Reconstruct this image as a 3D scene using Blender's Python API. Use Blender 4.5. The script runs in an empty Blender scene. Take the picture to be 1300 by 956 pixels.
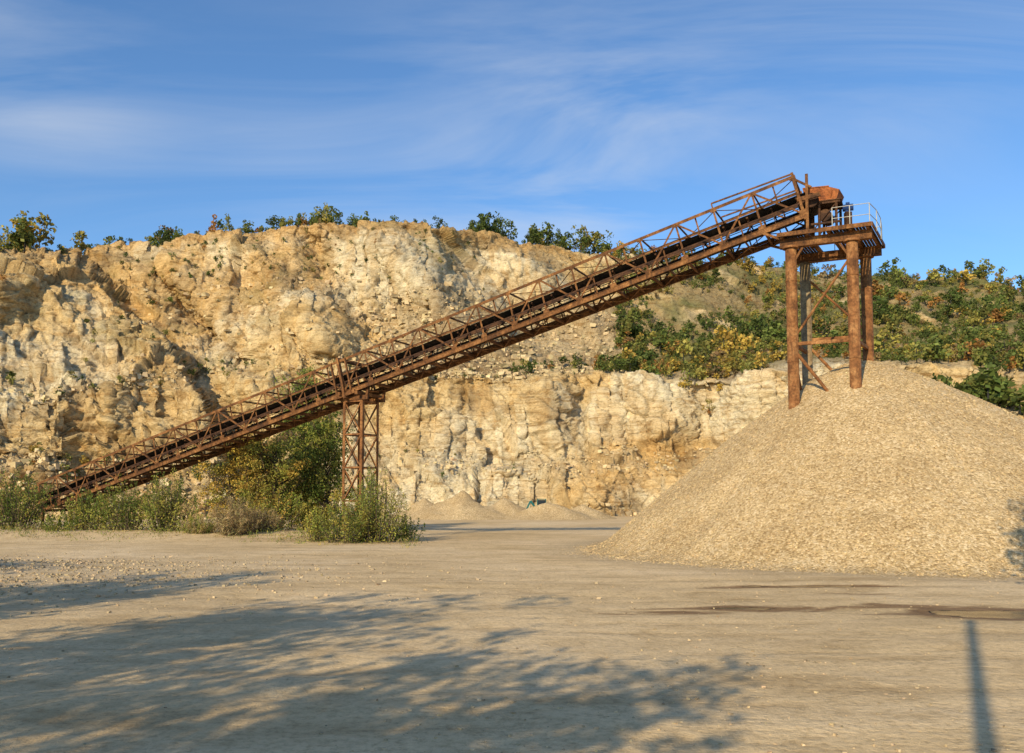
import bpy, math, numpy as np
from mathutils import Vector
S=bpy.context.scene
# ------------------------------------------------------------------ camera model
F=1100.0; H=2.6; PITCH=math.radians(4); HZ=632.0
CY=HZ-F*math.tan(PITCH)
cam=bpy.data.cameras.new("camera"); co=bpy.data.objects.new("camera",cam); S.collection.objects.link(co)
co.location=(0,0,H); co.rotation_euler=(math.radians(90)+PITCH,0,0)
cam.sensor_width=36; cam.lens=36*F/1300; cam.shift_y=(CY-478)/1300; cam.clip_end=8000; cam.clip_start=.1
S.camera=co
def W(px,py,D):
    a=(np.asarray(px,float)-650)/F; b=(CY-np.asarray(py,float))/F
    ry=math.cos(PITCH)-b*math.sin(PITCH); rz=math.sin(PITCH)+b*math.cos(PITCH)
    return np.stack(np.broadcast_arrays(a*D/ry, D*np.ones_like(ry), H+D*rz/ry),-1)
def V(px,py,D): return Vector(W(px,py,D))
# ------------------------------------------------------------------ noise
def h3(ix,iy,iz,s):
    h=(ix*73856093)^(iy*19349663)^(iz*83492791)^(s*26544357)
    h&=0xffffffff; h=((h^(h>>13))*1274126177)&0xffffffff; h=((h^(h>>15))*1103515245)&0xffffffff; h^=h>>16
    return (h&0xffffff)/float(0xffffff)
def vn(p,s=0):
    i=np.floor(p).astype(np.int64); f=p-i; f=f*f*(3-2*f); r=0
    for dx in (0,1):
        for dy in (0,1):
            for dz in (0,1):
                w=(f[...,0] if dx else 1-f[...,0])*(f[...,1] if dy else 1-f[...,1])*(f[...,2] if dz else 1-f[...,2])
                r=r+w*h3(i[...,0]+dx,i[...,1]+dy,i[...,2]+dz,s)
    return r*2-1
def fbm(p,o=4,s=0,g=.5):
    r=0;a=1;t=0
    for k in range(o):
        r=r+a*vn(p*(2.03**k)+k*17.3,s+k); t+=a; a*=g
    return r/t
def ridg(p,o=4,s=0):
    r=0;a=1;t=0
    for k in range(o):
        r=r+a*(1-2*np.abs(vn(p*(2.1**k)+k*9.1,s+k))); t+=a; a*=.5
    return r/t
def facet(p,s=0,slope=1.2):
    """tilted planar facets, one per random cell: value, edge distance"""
    i=np.floor(p).astype(np.int64); F1=np.full(p.shape[:-1],9.);F2=F1.copy();R=F1*0
    for dx in (-1,0,1):
        for dy in (-1,0,1):
            for dz in (-1,0,1):
                c=i+np.array([dx,dy,dz]); a,b,d=c[...,0],c[...,1],c[...,2]
                q=np.stack([a+h3(a,b,d,s+1),b+h3(a,b,d,s+2),d+h3(a,b,d,s+3)],-1); o=p-q
                dd=np.sqrt((o**2).sum(-1)); n=dd<F1
                val=h3(a,b,d,s+4)-.5+slope*((h3(a,b,d,s+5)-.5)*o[...,0]+(h3(a,b,d,s+6)-.3)*o[...,2])
                F2=np.where(n,F1,np.minimum(F2,dd)); R=np.where(n,val,R); F1=np.where(n,dd,F1)
    return R,F2-F1
def sst(a,b,x):
    t=np.clip((x-a)/(b-a),0,1); return t*t*(3-2*t)
# ------------------------------------------------------------------ mesh helpers
def mk(name,v,f,mat,smooth=False,col=None,attrs=None,parent=None):
    v=np.asarray(v,np.float32).reshape(-1,3); f=np.asarray(f,np.int32); k=f.shape[1]
    me=bpy.data.meshes.new(name); me.vertices.add(len(v)); me.vertices.foreach_set("co",v.ravel())
    me.loops.add(f.size); me.loops.foreach_set("vertex_index",f.ravel())
    me.polygons.add(len(f)); me.polygons.foreach_set("loop_start",np.arange(0,f.size,k,dtype=np.int32))
    me.polygons.foreach_set("use_smooth",np.full(len(f),smooth))
    me.update(calc_edges=True)
    if col is not None:
        c=np.ones((len(v),4),np.float32); c[:,:3]=col
        a=me.color_attributes.new("Col",'FLOAT_COLOR','POINT'); a.data.foreach_set("color",c.ravel())
    for n,x in (attrs or {}).items():
        a=me.attributes.new(n,'FLOAT','POINT'); a.data.foreach_set("value",np.asarray(x,np.float32).ravel())
    me.materials.append(mat)
    o=bpy.data.objects.new(name,me); S.collection.objects.link(o)
    if parent: o.parent=parent; o.location=-parent.location
    return o
def grid_faces(r,c):
    i=np.arange(r-1)[:,None]*c+np.arange(c-1)[None,:]; i=i.ravel()
    return np.stack([i,i+1,i+c+1,i+c],1)
def empty(name,loc):
    e=bpy.data.objects.new(name,None); e.location=loc; S.collection.objects.link(e); return e
class Geo:
    def __init__(s): s.v=[];s.f=[]
    def beam(s,p,q,w,h,up=(0,0,1)):
        p=Vector(p);q=Vector(q);d=(q-p).normalized();up=Vector(up)
        if abs(d.dot(up))>.98: up=Vector((1,0,0))
        a=d.cross(up).normalized();b=a.cross(d)
        n=len(s.v)
        for e in (p,q):
            for x,y in ((-1,-1),(1,-1),(1,1),(-1,1)): s.v.append(tuple(e+a*x*w/2+b*y*h/2))
        for k in ((0,3,2,1),(4,5,6,7),(0,1,5,4),(1,2,6,5),(2,3,7,6),(3,0,4,7)): s.f.append([n+i for i in k])
    def ell(s,p,q,w,t=.018,up=(0,0,1),sx=1,sy=1):
        p=Vector(p);q=Vector(q);d=(q-p).normalized();u=Vector(up)
        if abs(d.dot(u))>.98: u=Vector((1,0,0))
        a=d.cross(u).normalized();b=a.cross(d)
        s.beam(p,q,w,t,u)
        o=a*(w/2-t/2)*sx+b*(w/2+t/2)*sy
        s.beam(p+o,q+o,t,w,u)
    def pipe(s,p,q,r,r2=None,n=12):
        p=Vector(p);q=Vector(q);d=(q-p).normalized();u=Vector((0,0,1)) if abs(d.z)<.95 else Vector((1,0,0))
        a=d.cross(u).normalized();b=a.cross(d);r2=r if r2 is None else r2;k=len(s.v)
        for e,R in ((p,r),(q,r2)):
            for i in range(n):
                t=2*math.pi*i/n; s.v.append(tuple(e+a*R*math.cos(t)+b*R*math.sin(t)))
        for i in range(n):
            j=(i+1)%n; s.f.append([k+i,k+j,k+n+j,k+n+i])
        for e,(o,c) in enumerate(((0,p),(n,q))):
            m=len(s.v); s.v.append(tuple(c))
            for i in range(n):
                j=(i+1)%n; s.f.append([k+o+i,k+o+j,m,m])
    def box(s,c,sx,sy,sz,ex=(1,0,0)):
        c=Vector(c);ex=Vector(ex).normalized(); s.beam(c-ex*sx/2,c+ex*sx/2,sy,sz)
    def poly(s,pts):
        n=len(s.v); s.v+= [tuple(p) for p in pts]; s.f.append([n,n+1,n+2,n+3])
    def obj(s,name,mat,parent=None,smooth=False,bevel=0):
        me=bpy.data.meshes.new(name)
        fs=[]
        for f in s.f: fs.append(f[:3] if f[2]==f[3] else f)
        me.from_pydata(s.v,[],fs); me.update(); me.materials.append(mat)
        if smooth:
            me.polygons.foreach_set("use_smooth",[len(f)==4 for f in fs])
        o=bpy.data.objects.new(name,me); S.collection.objects.link(o)
        if parent: o.parent=parent; o.location=-parent.location
        if bevel:
            m=o.modifiers.new("b",'BEVEL'); m.width=bevel; m.segments=2
        return o
# ------------------------------------------------------------------ materials
def nt(name):
    m=bpy.data.materials.new(name); m.use_nodes=True; t=m.node_tree; b=t.nodes["Principled BSDF"]
    b.inputs["Roughness"].default_value=.9; b.inputs["Specular IOR Level"].default_value=.2
    return m,t,b
def N(t,k,**kw):
    n=t.nodes.new(k)
    for a,v in kw.items(): setattr(n,a,v)
    return n
def noise(t,scale,detail=6,rough=.6,dist=0,vec=None):
    n=N(t,"ShaderNodeTexNoise"); n.inputs["Scale"].default_value=scale; n.inputs["Detail"].default_value=detail
    n.inputs["Roughness"].default_value=rough; n.inputs["Distortion"].default_value=dist
    if vec: t.links.new(vec,n.inputs["Vector"])
    return n.outputs["Fac"]
def ramp(t,fac,stops):
    r=N(t,"ShaderNodeValToRGB"); e=r.color_ramp.elements
    while len(e)<len(stops): e.new(.5)
    for x,(p,c) in zip(e,stops): x.position=p; x.color=(c[0],c[1],c[2],1) if not np.isscalar(c) else (c,c,c,1)
    t.links.new(fac,r.inputs["Fac"]); return r.outputs["Color"]
def mix(t,a,b,fac,mode='MIX'):
    m=N(t,"ShaderNodeMix",data_type='RGBA',blend_type=mode)
    for i,(s,x) in enumerate(((m.inputs[6],a),(m.inputs[7],b),(m.inputs[0],fac))):
        if isinstance(x,bpy.types.NodeSocket): t.links.new(x,s)
        elif i==2: s.default_value=x
        elif np.isscalar(x): s.default_value=(x,x,x,1)
        else: s.default_value=(*x,1)
    return m.outputs[2]
def math_(t,op,a,b=0.):
    m=N(t,"ShaderNodeMath",operation=op)
    for s,x in ((m.inputs[0],a),(m.inputs[1],b)):
        if isinstance(x,bpy.types.NodeSocket): t.links.new(x,s)
        else: s.default_value=x
    return m.outputs[0]
def bump(t,b,h,dist,strength=1,prev=None):
    n=N(t,"ShaderNodeBump"); n.inputs["Distance"].default_value=dist; n.inputs["Strength"].default_value=strength
    t.links.new(h,n.inputs["Height"])
    if prev: t.links.new(prev,n.inputs["Normal"])
    t.links.new(n.outputs[0],b.inputs["Normal"]); return n.outputs[0]
def objco(t,scale=(1,1,1),rot=(0,0,0)):
    c=N(t,"ShaderNodeTexCoord"); m=N(t,"ShaderNodeMapping"); m.inputs["Scale"].default_value=scale; m.inputs["Rotation"].default_value=rot
    t.links.new(c.outputs["Object"],m.inputs["Vector"]); return m.outputs[0]
def attr(t,n):
    a=N(t,"ShaderNodeAttribute"); a.attribute_name=n; return a

def mat_rust(name,dark,mid,lite,sc=1.0):
    m,t,b=nt(name); c=objco(t)
    n1=noise(t,1.3*sc,5,.7,.3,c); n2=noise(t,9*sc,3,.7,0,c)
    k=mix(t,ramp(t,n1,[(.3,dark),(.5,mid),(.68,lite)]),ramp(t,n2,[(.35,.4),(.6,1.2)]),.7,'MULTIPLY')
    st=noise(t,3*sc,3,.6,0,objco(t,(3,3,.25)))
    k=mix(t,k,dark,ramp(t,st,[(.55,0.),(.72,.7)]))
    t.links.new(k,b.inputs["Base Color"]); b.inputs["Roughness"].default_value=.8
    return m
M_rust=mat_rust("rusty_steel",(.045,.022,.012),(.165,.070,.024),(.34,.16,.055))
M_rustleg=mat_rust("rusty_pipe",(.08,.035,.016),(.25,.105,.036),(.42,.21,.08),.9)
M_rustdark=mat_rust("dark_rusty_steel",(.02,.013,.01),(.07,.033,.018),(.15,.07,.03))
M_leg2=mat_rust("weathered_pipe",(.16,.10,.055),(.30,.21,.11),(.40,.31,.18),.7)
M_red=mat_rust("red_oxide_paint",(.12,.04,.02),(.34,.11,.035),(.44,.16,.05),1.2)
M_belt=mat_rust("conveyor_rubber",(.016,.014,.013),(.035,.028,.022),(.09,.06,.04))
def simple(name,c,r=.6,met=0,var=.3):
    m,t,b=nt(name); n=noise(t,4,4,.6,0,objco(t))
    k=mix(t,c,ramp(t,n,[(.3,1-var),(.7,1.)]),1.,'MULTIPLY'); t.links.new(k,b.inputs["Base Color"])
    b.inputs["Roughness"].default_value=r; b.inputs["Metallic"].default_value=met; return m
M_galv=simple("galvanised_rail",(.50,.49,.44),.6)
M_blue=simple("blue_motor_paint",(.03,.07,.22),.5)
M_teal=simple("teal_paint",(.03,.17,.16),.6)
M_black=simple("black_rubber",(.02,.02,.02),.8)
M_glass=simple("cab_glass",(.03,.04,.05),.1)
M_conc=simple("weathered_concrete",(.34,.31,.26),.9)
M_bark=simple("bark",(.09,.065,.045),.9)

m,t,b=nt("leaves"); a=attr(t,"Col"); t.links.new(a.outputs["Color"],b.inputs["Base Color"]); b.inputs["Roughness"].default_value=.7
tr=N(t,"ShaderNodeBsdfTranslucent"); t.links.new(a.outputs["Color"],tr.inputs["Color"])
ms=N(t,"ShaderNodeMixShader"); ms.inputs[0].default_value=.3
t.links.new(b.outputs[0],ms.inputs[1]); t.links.new(tr.outputs[0],ms.inputs[2])
t.links.new(ms.outputs[0],t.nodes["Material Output"].inputs["Surface"]); M_leaf=m

# rock
m,t,b=nt("quarry_rock"); a=attr(t,"Col"); c=objco(t); cs=objco(t,(1,1,2.2),(0,.45,0))
n1=noise(t,.45,6,.72,.3,c); n2=noise(t,2.6,4,.75,0,cs); n3=noise(t,.5,4,.7,.6,objco(t,(.35,.35,3.2),(0,.3,0)))
k=mix(t,a.outputs["Color"],ramp(t,n1,[(.32,(.64,.54,.41)),(.46,(1.,.99,.97)),(.68,(1.12,1.12,1.10))]),.9,'MULTIPLY')
k=mix(t,k,ramp(t,n2,[(.34,(.58,.49,.38)),(.47,(1,1,1)),(.70,(1.2,1.2,1.2))]),.8,'MULTIPLY')
k=mix(t,k,ramp(t,n3,[(.36,(.64,.51,.36)),(.46,(1,1,1)),(.70,(1.12,1.12,1.12))]),.7,'MULTIPLY')
t.links.new(k,b.inputs["Base Color"]); 
p1=bump(t,b,n1,.6,1.); p1=bump(t,b,n3,.25,.8,p1); bump(t,b,n2,.26,1.,p1); M_rock=m

# ground
m,t,b=nt("sandy_ground"); c=objco(t); a=attr(t,"wet"); g=attr(t,"gravel")
n1=noise(t,.09,4,.6,.5,c); n2=noise(t,.5,5,.65,.5,objco(t,(.3,1.4,1),(0,0,.12))); n3=noise(t,9,5,.78,0,c); n5=noise(t,1.1,5,.7,.4,c)
k=ramp(t,n1,[(.32,(.57,.41,.215)),(.5,(.66,.485,.27)),(.68,(.74,.565,.345))])
k=mix(t,k,ramp(t,n2,[(.32,(.72,.68,.62)),(.48,(1.,1.,1.)),(.68,(1.12,1.12,1.12))]),.8,'MULTIPLY')
k=mix(t,k,ramp(t,n5,[(.35,(.80,.77,.72)),(.5,(1.,1.,1.)),(.7,(1.08,1.08,1.08))]),.8,'MULTIPLY')
k=mix(t,k,ramp(t,n3,[(.33,(.60,.57,.52)),(.5,(1.,1.,1.)),(.72,(1.2,1.2,1.2))]),.75,'MULTIPLY')
vg=N(t,"ShaderNodeTexVoronoi"); vg.inputs["Scale"].default_value=11; t.links.new(c,vg.inputs["Vector"])
vgc=N(t,"ShaderNodeRGBToBW"); t.links.new(vg.outputs["Color"],vgc.inputs[0])
gr=ramp(t,vgc.outputs[0],[(.2,(.28,.21,.12)),(.5,(.45,.34,.20)),(.8,(.62,.49,.32))])
gm=math_(t,'MULTIPLY',g.outputs["Fac"],ramp(t,n3,[(.35,.2),(.55,1.)]))
k=mix(t,k,gr,gm)
wn=noise(t,.9,5,.65,.6,objco(t,(.5,1.4,1)))
wf=math_(t,'ADD',a.outputs["Fac"],math_(t,'MULTIPLY',math_(t,'SUBTRACT',wn,.5),1.3))
wet=ramp(t,wf,[(.28,0.),(.48,1.)]); pud=ramp(t,wf,[(.68,0.),(.74,1.)])
k=mix(t,k,(.42,.35,.28),wet,'MULTIPLY')
k=mix(t,k,(.07,.05,.03),pud)
t.links.new(k,b.inputs["Base Color"])
ro=N(t,"ShaderNodeMapRange"); ro.inputs[3].default_value=.95; ro.inputs[4].default_value=.6; t.links.new(wet,ro.inputs[0])
r2=mix(t,ro.outputs[0],.12,pud); t.links.new(r2,b.inputs["Roughness"])
inv=math_(t,'SUBTRACT',1.,pud)
p=bump(t,b,math_(t,'MULTIPLY',n2,inv),.16,.6); p=bump(t,b,math_(t,'MULTIPLY',n5,inv),.12,.6,p); bump(t,b,math_(t,'MULTIPLY',n3,inv),.05,.8,p); M_ground=m

# gravel
m,t,b=nt("crushed_gravel"); c=objco(t)
v1=N(t,"ShaderNodeTexVoronoi"); v1.inputs["Scale"].default_value=13; t.links.new(c,v1.inputs["Vector"])
bw=N(t,"ShaderNodeRGBToBW"); t.links.new(v1.outputs["Color"],bw.inputs[0])
n1=noise(t,.35,4,.65,.4,c); n2=noise(t,7,4,.8,0,c)
k=ramp(t,bw.outputs[0],[(.15,(.36,.25,.12)),(.45,(.53,.385,.20)),(.6,(.58,.425,.23)),(.85,(.70,.55,.34))])
k=mix(t,k,ramp(t,n1,[(.3,(.82,.78,.72)),(.6,(1.06,1.06,1.06))]),.9,'MULTIPLY')
k=mix(t,k,ramp(t,n2,[(.35,(.66,.62,.56)),(.6,(1.12,1.12,1.12))]),.75,'MULTIPLY')
t.links.new(k,b.inputs["Base Color"])
p=bump(t,b,v1.outputs["Distance"],-.045,.9); p=bump(t,b,n2,.07,.8,p); M_grav=m
m,t,b=nt("loose_stone"); a=attr(t,"Col"); t.links.new(a.outputs["Color"],b.inputs["Base Color"]); M_stone=m

# ------------------------------------------------------------------ ground sheet
PK=np.array([17.9,44.0]); 
def gz(x,y):
    x=np.asarray(x,float);y=np.asarray(y,float)
    p=np.stack([x,y,x*0],-1)
    z=.10*fbm(p*.09,3,5)+.045*fbm(p*np.array([.35,.9,1]),3,9)
    near=np.exp(-((x)**2+(y)**2)/9000.)
    z=z*near
    z=z+.35*np.exp(-((x+21)/7)**2-((y-30)/4.)**2)*(1+.5*fbm(p*.8,3,3))
    z=z+.45*np.exp(-((y-57-(x+20)*-.1)/4.5)**2)*sst(-5,-11,x)*np.exp(-np.maximum(-45-x,0)/20)
    wet=wetf(x,y); z=z-.05*np.clip(wet,0,1)
    return z
def wetf(x,y):
    w=0
    for (px,py,lx,ly,a) in ((1015,743,3.4,.45,.85),(860,772,2.4,.8,.5),(960,770,2.6,.7,.6),(1290,776,2.9,1.0,1.2),(1130,768,2.4,.6,.5),(1060,752,3,.5,.4)):
        D=F*H/(py-HZ); X=(px-650)/F*D
        w=np.maximum(w,a*np.exp(-(((x-X)/lx)**2+((y-D)/ly)**2)))
    return w
u=np.linspace(-1,1,760); bx=math.asinh(3000/9.); X=9*np.sinh(bx*u)
Y=16+7*np.sinh(math.asinh(3000/7.)*u)
XX,YY=np.meshgrid(X,Y); ZZ=gz(XX,YY)
gm=.9*np.exp(-((XX+20)/9)**2-((YY-30)/5.)**2)+.5*np.exp(-((XX+16)/8)**2-((YY-22)/2.)**2)
dp=np.hypot(XX-PK[0]-1,YY-PK[1]); gm=np.maximum(gm,.9*sst(19,15.,dp))
mk("ground",np.stack([XX,YY,ZZ],-1),grid_faces(760,760),M_ground,True,attrs={"wet":wetf(XX,YY),"gravel":gm})

# ------------------------------------------------------------------ quarry wall terrain
K=[-700,-250,0,120,230,400,550,700,850,950,1050,1200,1300,1600,2000]
R_={ # (row,depth) for: base ledgeF ledgeB benchE benchB midA midB crest
-700:[(657,100),(590,103),(575,109),(480,115),(470,122),(400,130),(375,135),(322,145)],
-250:[(657,102),(590,105),(575,111),(480,117),(470,124),(400,132),(375,136),(320,147)],
0:[(657,104),(598,109),(580,114),(500,121),(480,125),(405,134),(372,138),(320,150)],
120:[(657,108),(605,115),(585,120),(505,127),(482,131),(420,142),(375,150),(325,167)],
230:[(657,112),(605,119),(590,125),(490,133),(462,137),(392,148),(355,153),(297,164)],
400:[(657,116),(605,122),(584,128),(480,134),(458,139),(395,150),(350,158),(284,166)],
550:[(657,119),(600,125),(580,131),(478,138),(463,144),(405,158),(350,166),(290,174)],
700:[(656,121),(598,127),(580,134),(478,141),(468,152),(425,172),(375,188),(312,200)],
850:[(656,122),(592,128),(574,136),(480,142),(470,158),(435,180),(390,195),(332,215)],
950:[(656,119),(588,125),(572,132),(480,139),(466,156),(430,185),(390,205),(336,235)],
1050:[(657,116),(562,120),(552,126),(462,131),(452,150),(430,180),(385,205),(350,250)],
1200:[(657,110),(535,114),(522,122),(466,128),(456,150),(430,180),(390,205),(352,250)],
1300:[(657,106),(535,112),(522,120),(470,127),(460,150),(430,180),(395,205),(364,250)],
1600:[(657,102),(535,108),(522,116),(468,124),(460,146),(430,175),(400,200),(370,245)],
2000:[(657,98),(535,104),(522,112),(468,120),(460,140),(430,170),(400,195),(375,240)]}
px=np.concatenate([np.arange(-700,-60,13),np.arange(-60,1360,1.6),np.arange(1360,2000,13)]).astype(float)
nc=len(px)
ctrl=np.zeros((11,nc,2))
for r in range(8):
    for q in range(2):
        ctrl[r+1,:,q]=np.interp(px,K,[R_[k][r][q] for k in K])
def nz(sc,s): return fbm(np.stack([px/sc,px*0+s*3.7,px*0],-1),4,s)
amp=[2,16,14,12,7,22,18,5]; dam=[2.5,4,4,5,5,7,6,5]
for r in range(8):
    lf=1-.35*sst(560,680,px)*(r in (3,4))
    ctrl[r+1,:,0]+=amp[r]*lf*nz(80,20+r)+(3.5*nz(11,70+r) if r in(3,7,1) else 0); ctrl[r+1,:,1]+=dam[r]*nz(60,40+r)
ctrl[0,:,0]=700; ctrl[0,:,1]=ctrl[1,:,1]-10
Zc=W(px,ctrl[8,:,0],ctrl[8,:,1])[:,2]
def py_for(z,D): return HZ-(z-H)/D*F
ctrl[9,:,1]=ctrl[8,:,1]+25; ctrl[9,:,0]=py_for(Zc+1.0,ctrl[9,:,1])
ctrl[10,:,1]=ctrl[8,:,1]+500; ctrl[10,:,0]=py_for(Zc-10,ctrl[10,:,1])
seg=[5,72,14,96,18,64,44,72,10,6]
rows=[];rid=[]
for s,n in enumerate(seg):
    for k in range(n):
        t_=k/n; rows.append(ctrl[s]*(1-t_)+ctrl[s+1]*t_); rid.append(s+t_)
rows.append(ctrl[10]); rid.append(10.); rows=np.array(rows); rid=np.array(rid); nr=len(rows)
PYg=rows[...,0].copy(); Dg=rows[...,1].copy(); PX=np.broadcast_to(px,PYg.shape)
for _ in range(3):
    for A in (PYg,Dg): A[1:-1]=.25*A[:-2]+.5*A[1:-1]+.25*A[2:]
sl=np.interp(px,[-400,-100,0,60,110,160,230,270,330],[300,305,318,326,338,378,455,540,700])+6*nz(20,91)
sp=sst(-4,10,PYg-sl)*sst(340,250,PX)
Dg-=9*sp*(1-.5*sst(520,640,PYg))
Dg-=6*np.exp(-((PX-965)/42)**2)*sst(455,470,PYg)*sst(640,560,PYg)
Dg+=3*np.exp(-((PX-600)/30)**2)*sst(470,490,PYg)*sst(650,560,PYg)
for (x0,sl_,wd,dp_,ya,yb) in ((300,.75,26,5,295,450),(395,.55,22,-4,300,430),(480,.9,30,6,300,440),(590,.8,24,-4,305,420),(660,.9,28,5,320,430),(180,1.0,18,-5,330,470),(250,.5,22,-4,460,620),(330,.35,38,5,480,620),(470,.2,30,-3,480,600),(690,.35,34,4,480,640),(740,-.1,26,-3,480,640),(830,.4,34,4,480,640),(900,-.2,24,-3,480,620)):
    Dg-=dp_*np.exp(-((PX-x0-(PYg-ya)*sl_)/wd)**2)*sst(ya-12,ya+18,PYg)*sst(yb+20,yb-20,PYg)
P=W(PX,PYg,Dg)
def normals(P):
    du=np.gradient(P,axis=1);dv=np.gradient(P,axis=0); n=np.cross(du,dv); n/=np.linalg.norm(n,axis=-1,keepdims=True)+1e-9; return n
n=normals(P); 
flip=np.sign((n*np.array([0,-1,.6])).sum(-1,keepdims=True)); n=n*np.where(flip==0,1,flip)
steep=sst(.15,.55,np.sqrt(n[...,0]**2+n[...,1]**2))
fade=(sst(.8,1.3,rid)*(1-.8*sst(8.3,9,rid)))[:,None]
ang=.62; ca,sa=math.cos(ang),math.sin(ang)
xs=P[...,0]*ca-P[...,2]*sa; zs=P[...,0]*sa+P[...,2]*ca   # bedding dips to the right
q=np.stack([xs,P[...,1],zs],-1)
leftm=sst(330,200,PX); upper=sst(480,440,PYg)
warp=P+.9*np.stack([fbm(P*.2,3,201),fbm(P*.2,3,202),fbm(P*.2,3,203)],-1)
wq=q+.9*np.stack([fbm(P*.2,3,211),fbm(P*.2,3,212),fbm(P*.2,3,213)],-1)
A1,e1=facet(warp*np.array([.075,.06,.07]),11,1.0)
A2,e2=facet(wq*np.array([.22,.15,.42])+3,31,1.0)
A3,e3=facet(warp*np.array([.75,.5,1.1])+5,51,1.0)
A5,e5=facet(wq*np.array([1.3,.9,2.4])+9,81,1.0)
A4,e4=facet((q+1.2*fbm(P*.2,3,77)[...,None])*np.array([.07,.08,.36]),61,.8)
gul=ridg(np.stack([P[...,0]*.15,P[...,1]*.05,P[...,2]*.03],-1),3,141)
d=1.6*fbm(P*.045,3,101)+.7*gul+2.6*A1+.9*A2+.42*A3+.25*A5+.5*fbm(P*.35,6,121,.6)
d+=2.2*A4*(.15+.85*leftm)
d-=.25*sst(.10,.0,e2)+.08*sst(.1,0,e3)
d=d*(.25+.75*steep)*fade*(1-.2*upper)
P2=P+n*d[...,None]
P2[...,2]+=(.6*fbm(P*.4,4,131)*(1-steep)*fade)
TER=P2
C=lambda *a: np.array(a)
cream,pale,ochre,brown,rub,soil=C(.68,.505,.26),C(.76,.65,.44),C(.63,.385,.13),C(.33,.225,.115),C(.50,.39,.235),C(.54,.34,.135)
def mx(a,b,f): return a+(b-a)*np.clip(f,0,1)[...,None]
cn=fbm(P*.045,4,301); c2=fbm(P*.03+7,4,311); c3=fbm(P*.12,4,321)
col=np.broadcast_to(cream,P.shape).copy()
col=mx(col,pale,sst(-.06,.26,cn+.35*np.exp(-((PX-540)/110)**2-((PYg-345)/35)**2)+.15*np.exp(-((PX-560)/110)**2-((PYg-560)/60)**2)))
low=sst(470,485,PYg)
col=mx(col,ochre,sst(.0,.30,c2+.06*low+.25*np.exp(-((PX-780)/140)**2-((PYg-590)/40)**2)+.25*np.exp(-((PX-150)/90)**2-((PYg-400)/50)**2))*.7)
col=mx(col,brown,.7*sst(.14,.45,c3+.25*leftm*sst(520,620,PYg)))
streak=ridg(np.stack([P[...,0]*.45,P[...,1]*.1,P[...,2]*.07],-1),3,331)
col=mx(col,ochre*.95,.4*sst(.35,.7,streak)*steep)
bed=fbm(wq*np.array([.04,.04,.8]),4,341); col=mx(col,brown*1.1,.5*sst(.1,.38,bed)*(.4+.6*leftm))
cr=ctrl[8,:,0][None,:]
col=mx(col,soil,.85*sst(24,6,PYg-cr+8*c3)*sst(780,700,PX))
midz=sst(-30,40,PX-500)*sst(20,-20,PX-900)*sst(4.0,4.6,rid)[:,None]*sst(7.1,6.3,rid)[:,None]
col=mx(col,rub,.8*midz); col=mx(col,brown*.95,.7*midz*sst(-.15,.3,c3))
col=mx(col,rub,.5*(1-steep)*sst(1,2,rid)[:,None])
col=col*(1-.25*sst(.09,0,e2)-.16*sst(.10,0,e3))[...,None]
vegm=sst(-60,40,PX-830+60*c3)*sst(4.2,4.9,rid)[:,None]
plat=sst(7.93,8.2,rid)[:,None]*np.ones_like(PX)
vg=np.clip(np.maximum(vegm*.95*sst(-.6,-.2,c3),plat),0,1)
sparse=.75*sst(.18,.40,fbm(P*.16,4,351))*(1-steep*.6)*sst(3.9,4.4,rid)[:,None]
gcol=mx(np.broadcast_to(C(.14,.14,.05),P.shape),C(.32,.24,.12),sst(-.2,.3,fbm(P*.1,3,361)))
col=mx(col,gcol,np.maximum(vg,sparse))
col=col*(1+.18*fbm(P*.4,3,371))[...,None]
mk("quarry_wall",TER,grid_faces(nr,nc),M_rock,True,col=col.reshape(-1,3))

# ------------------------------------------------------------------ foliage
def quads(c,L,w,r,up=.4):
    n=len(c); a=r.normal(size=(n,3)); a[:,2]+=up; a/=np.linalg.norm(a,axis=1)[:,None]
    b=np.cross(a,r.normal(size=(n,3))); b/=np.linalg.norm(b,axis=1)[:,None]+1e-9
    L=np.asarray(L)*np.ones(n); L=L[:,None]*r.uniform(.6,1.3,(n,1))
    return np.stack([c-a*L*.5,c+b*L*w*.5,c+a*L*.5,c-b*L*w*.5],1)
def jit(c,n,r,v=.3,hue=.05): 
    return np.clip(c*(1+v*r.normal(size=(n,1)))*(1+hue*r.normal(size=(n,3))),.004,.7)
def proto(seed,nl,L,tall=1.0):
    r=np.random.default_rng(seed); nb=r.integers(6,10); cs=[]
    for k in range(nb):
        a=r.uniform(0,6.3); rad=r.uniform(.0,.38)/tall; z=r.uniform(.25,.85)*(1-.3*rad)
        R=r.uniform(.13,.26)*(1.15-.5*z); m_=nl//nb
        dirs=r.normal(size=(m_,3)); dirs/=np.linalg.norm(dirs,axis=1)[:,None]
        cs.append(np.array([rad*math.cos(a),rad*math.sin(a),z])+dirs*(R*r.uniform(.5,1.05,(m_,1)))*np.array([1,1,.9]))
    c=np.concatenate(cs); c[:,2]=np.abs(c[:,2]); q=quads(c,L,.75,r)
    tr_=np.array([[[-.02,0,-.1],[.02,0,-.1],[.012,.0,.6],[-.012,0,.6]],[[0,-.02,-.1],[0,.02,-.1],[0,.012,.6],[0,-.012,.6]]])
    return np.concatenate([q,tr_]),len(c)
PR=[proto(i,210,.10,1.+.6*(i%2==0)) for i in range(10)]
PRs=[proto(50+i,120,.13,1.+.5*(i%3==0)) for i in range(10)]
greens=[C(.08,.11,.026),C(.11,.14,.032),C(.14,.165,.04),C(.20,.20,.05),C(.29,.25,.06),C(.42,.29,.06),C(.36,.18,.05),C(.23,.16,.07)]
gp=np.array([.22,.24,.19,.14,.10,.045,.025,.04]); gp/=gp.sum()
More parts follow.
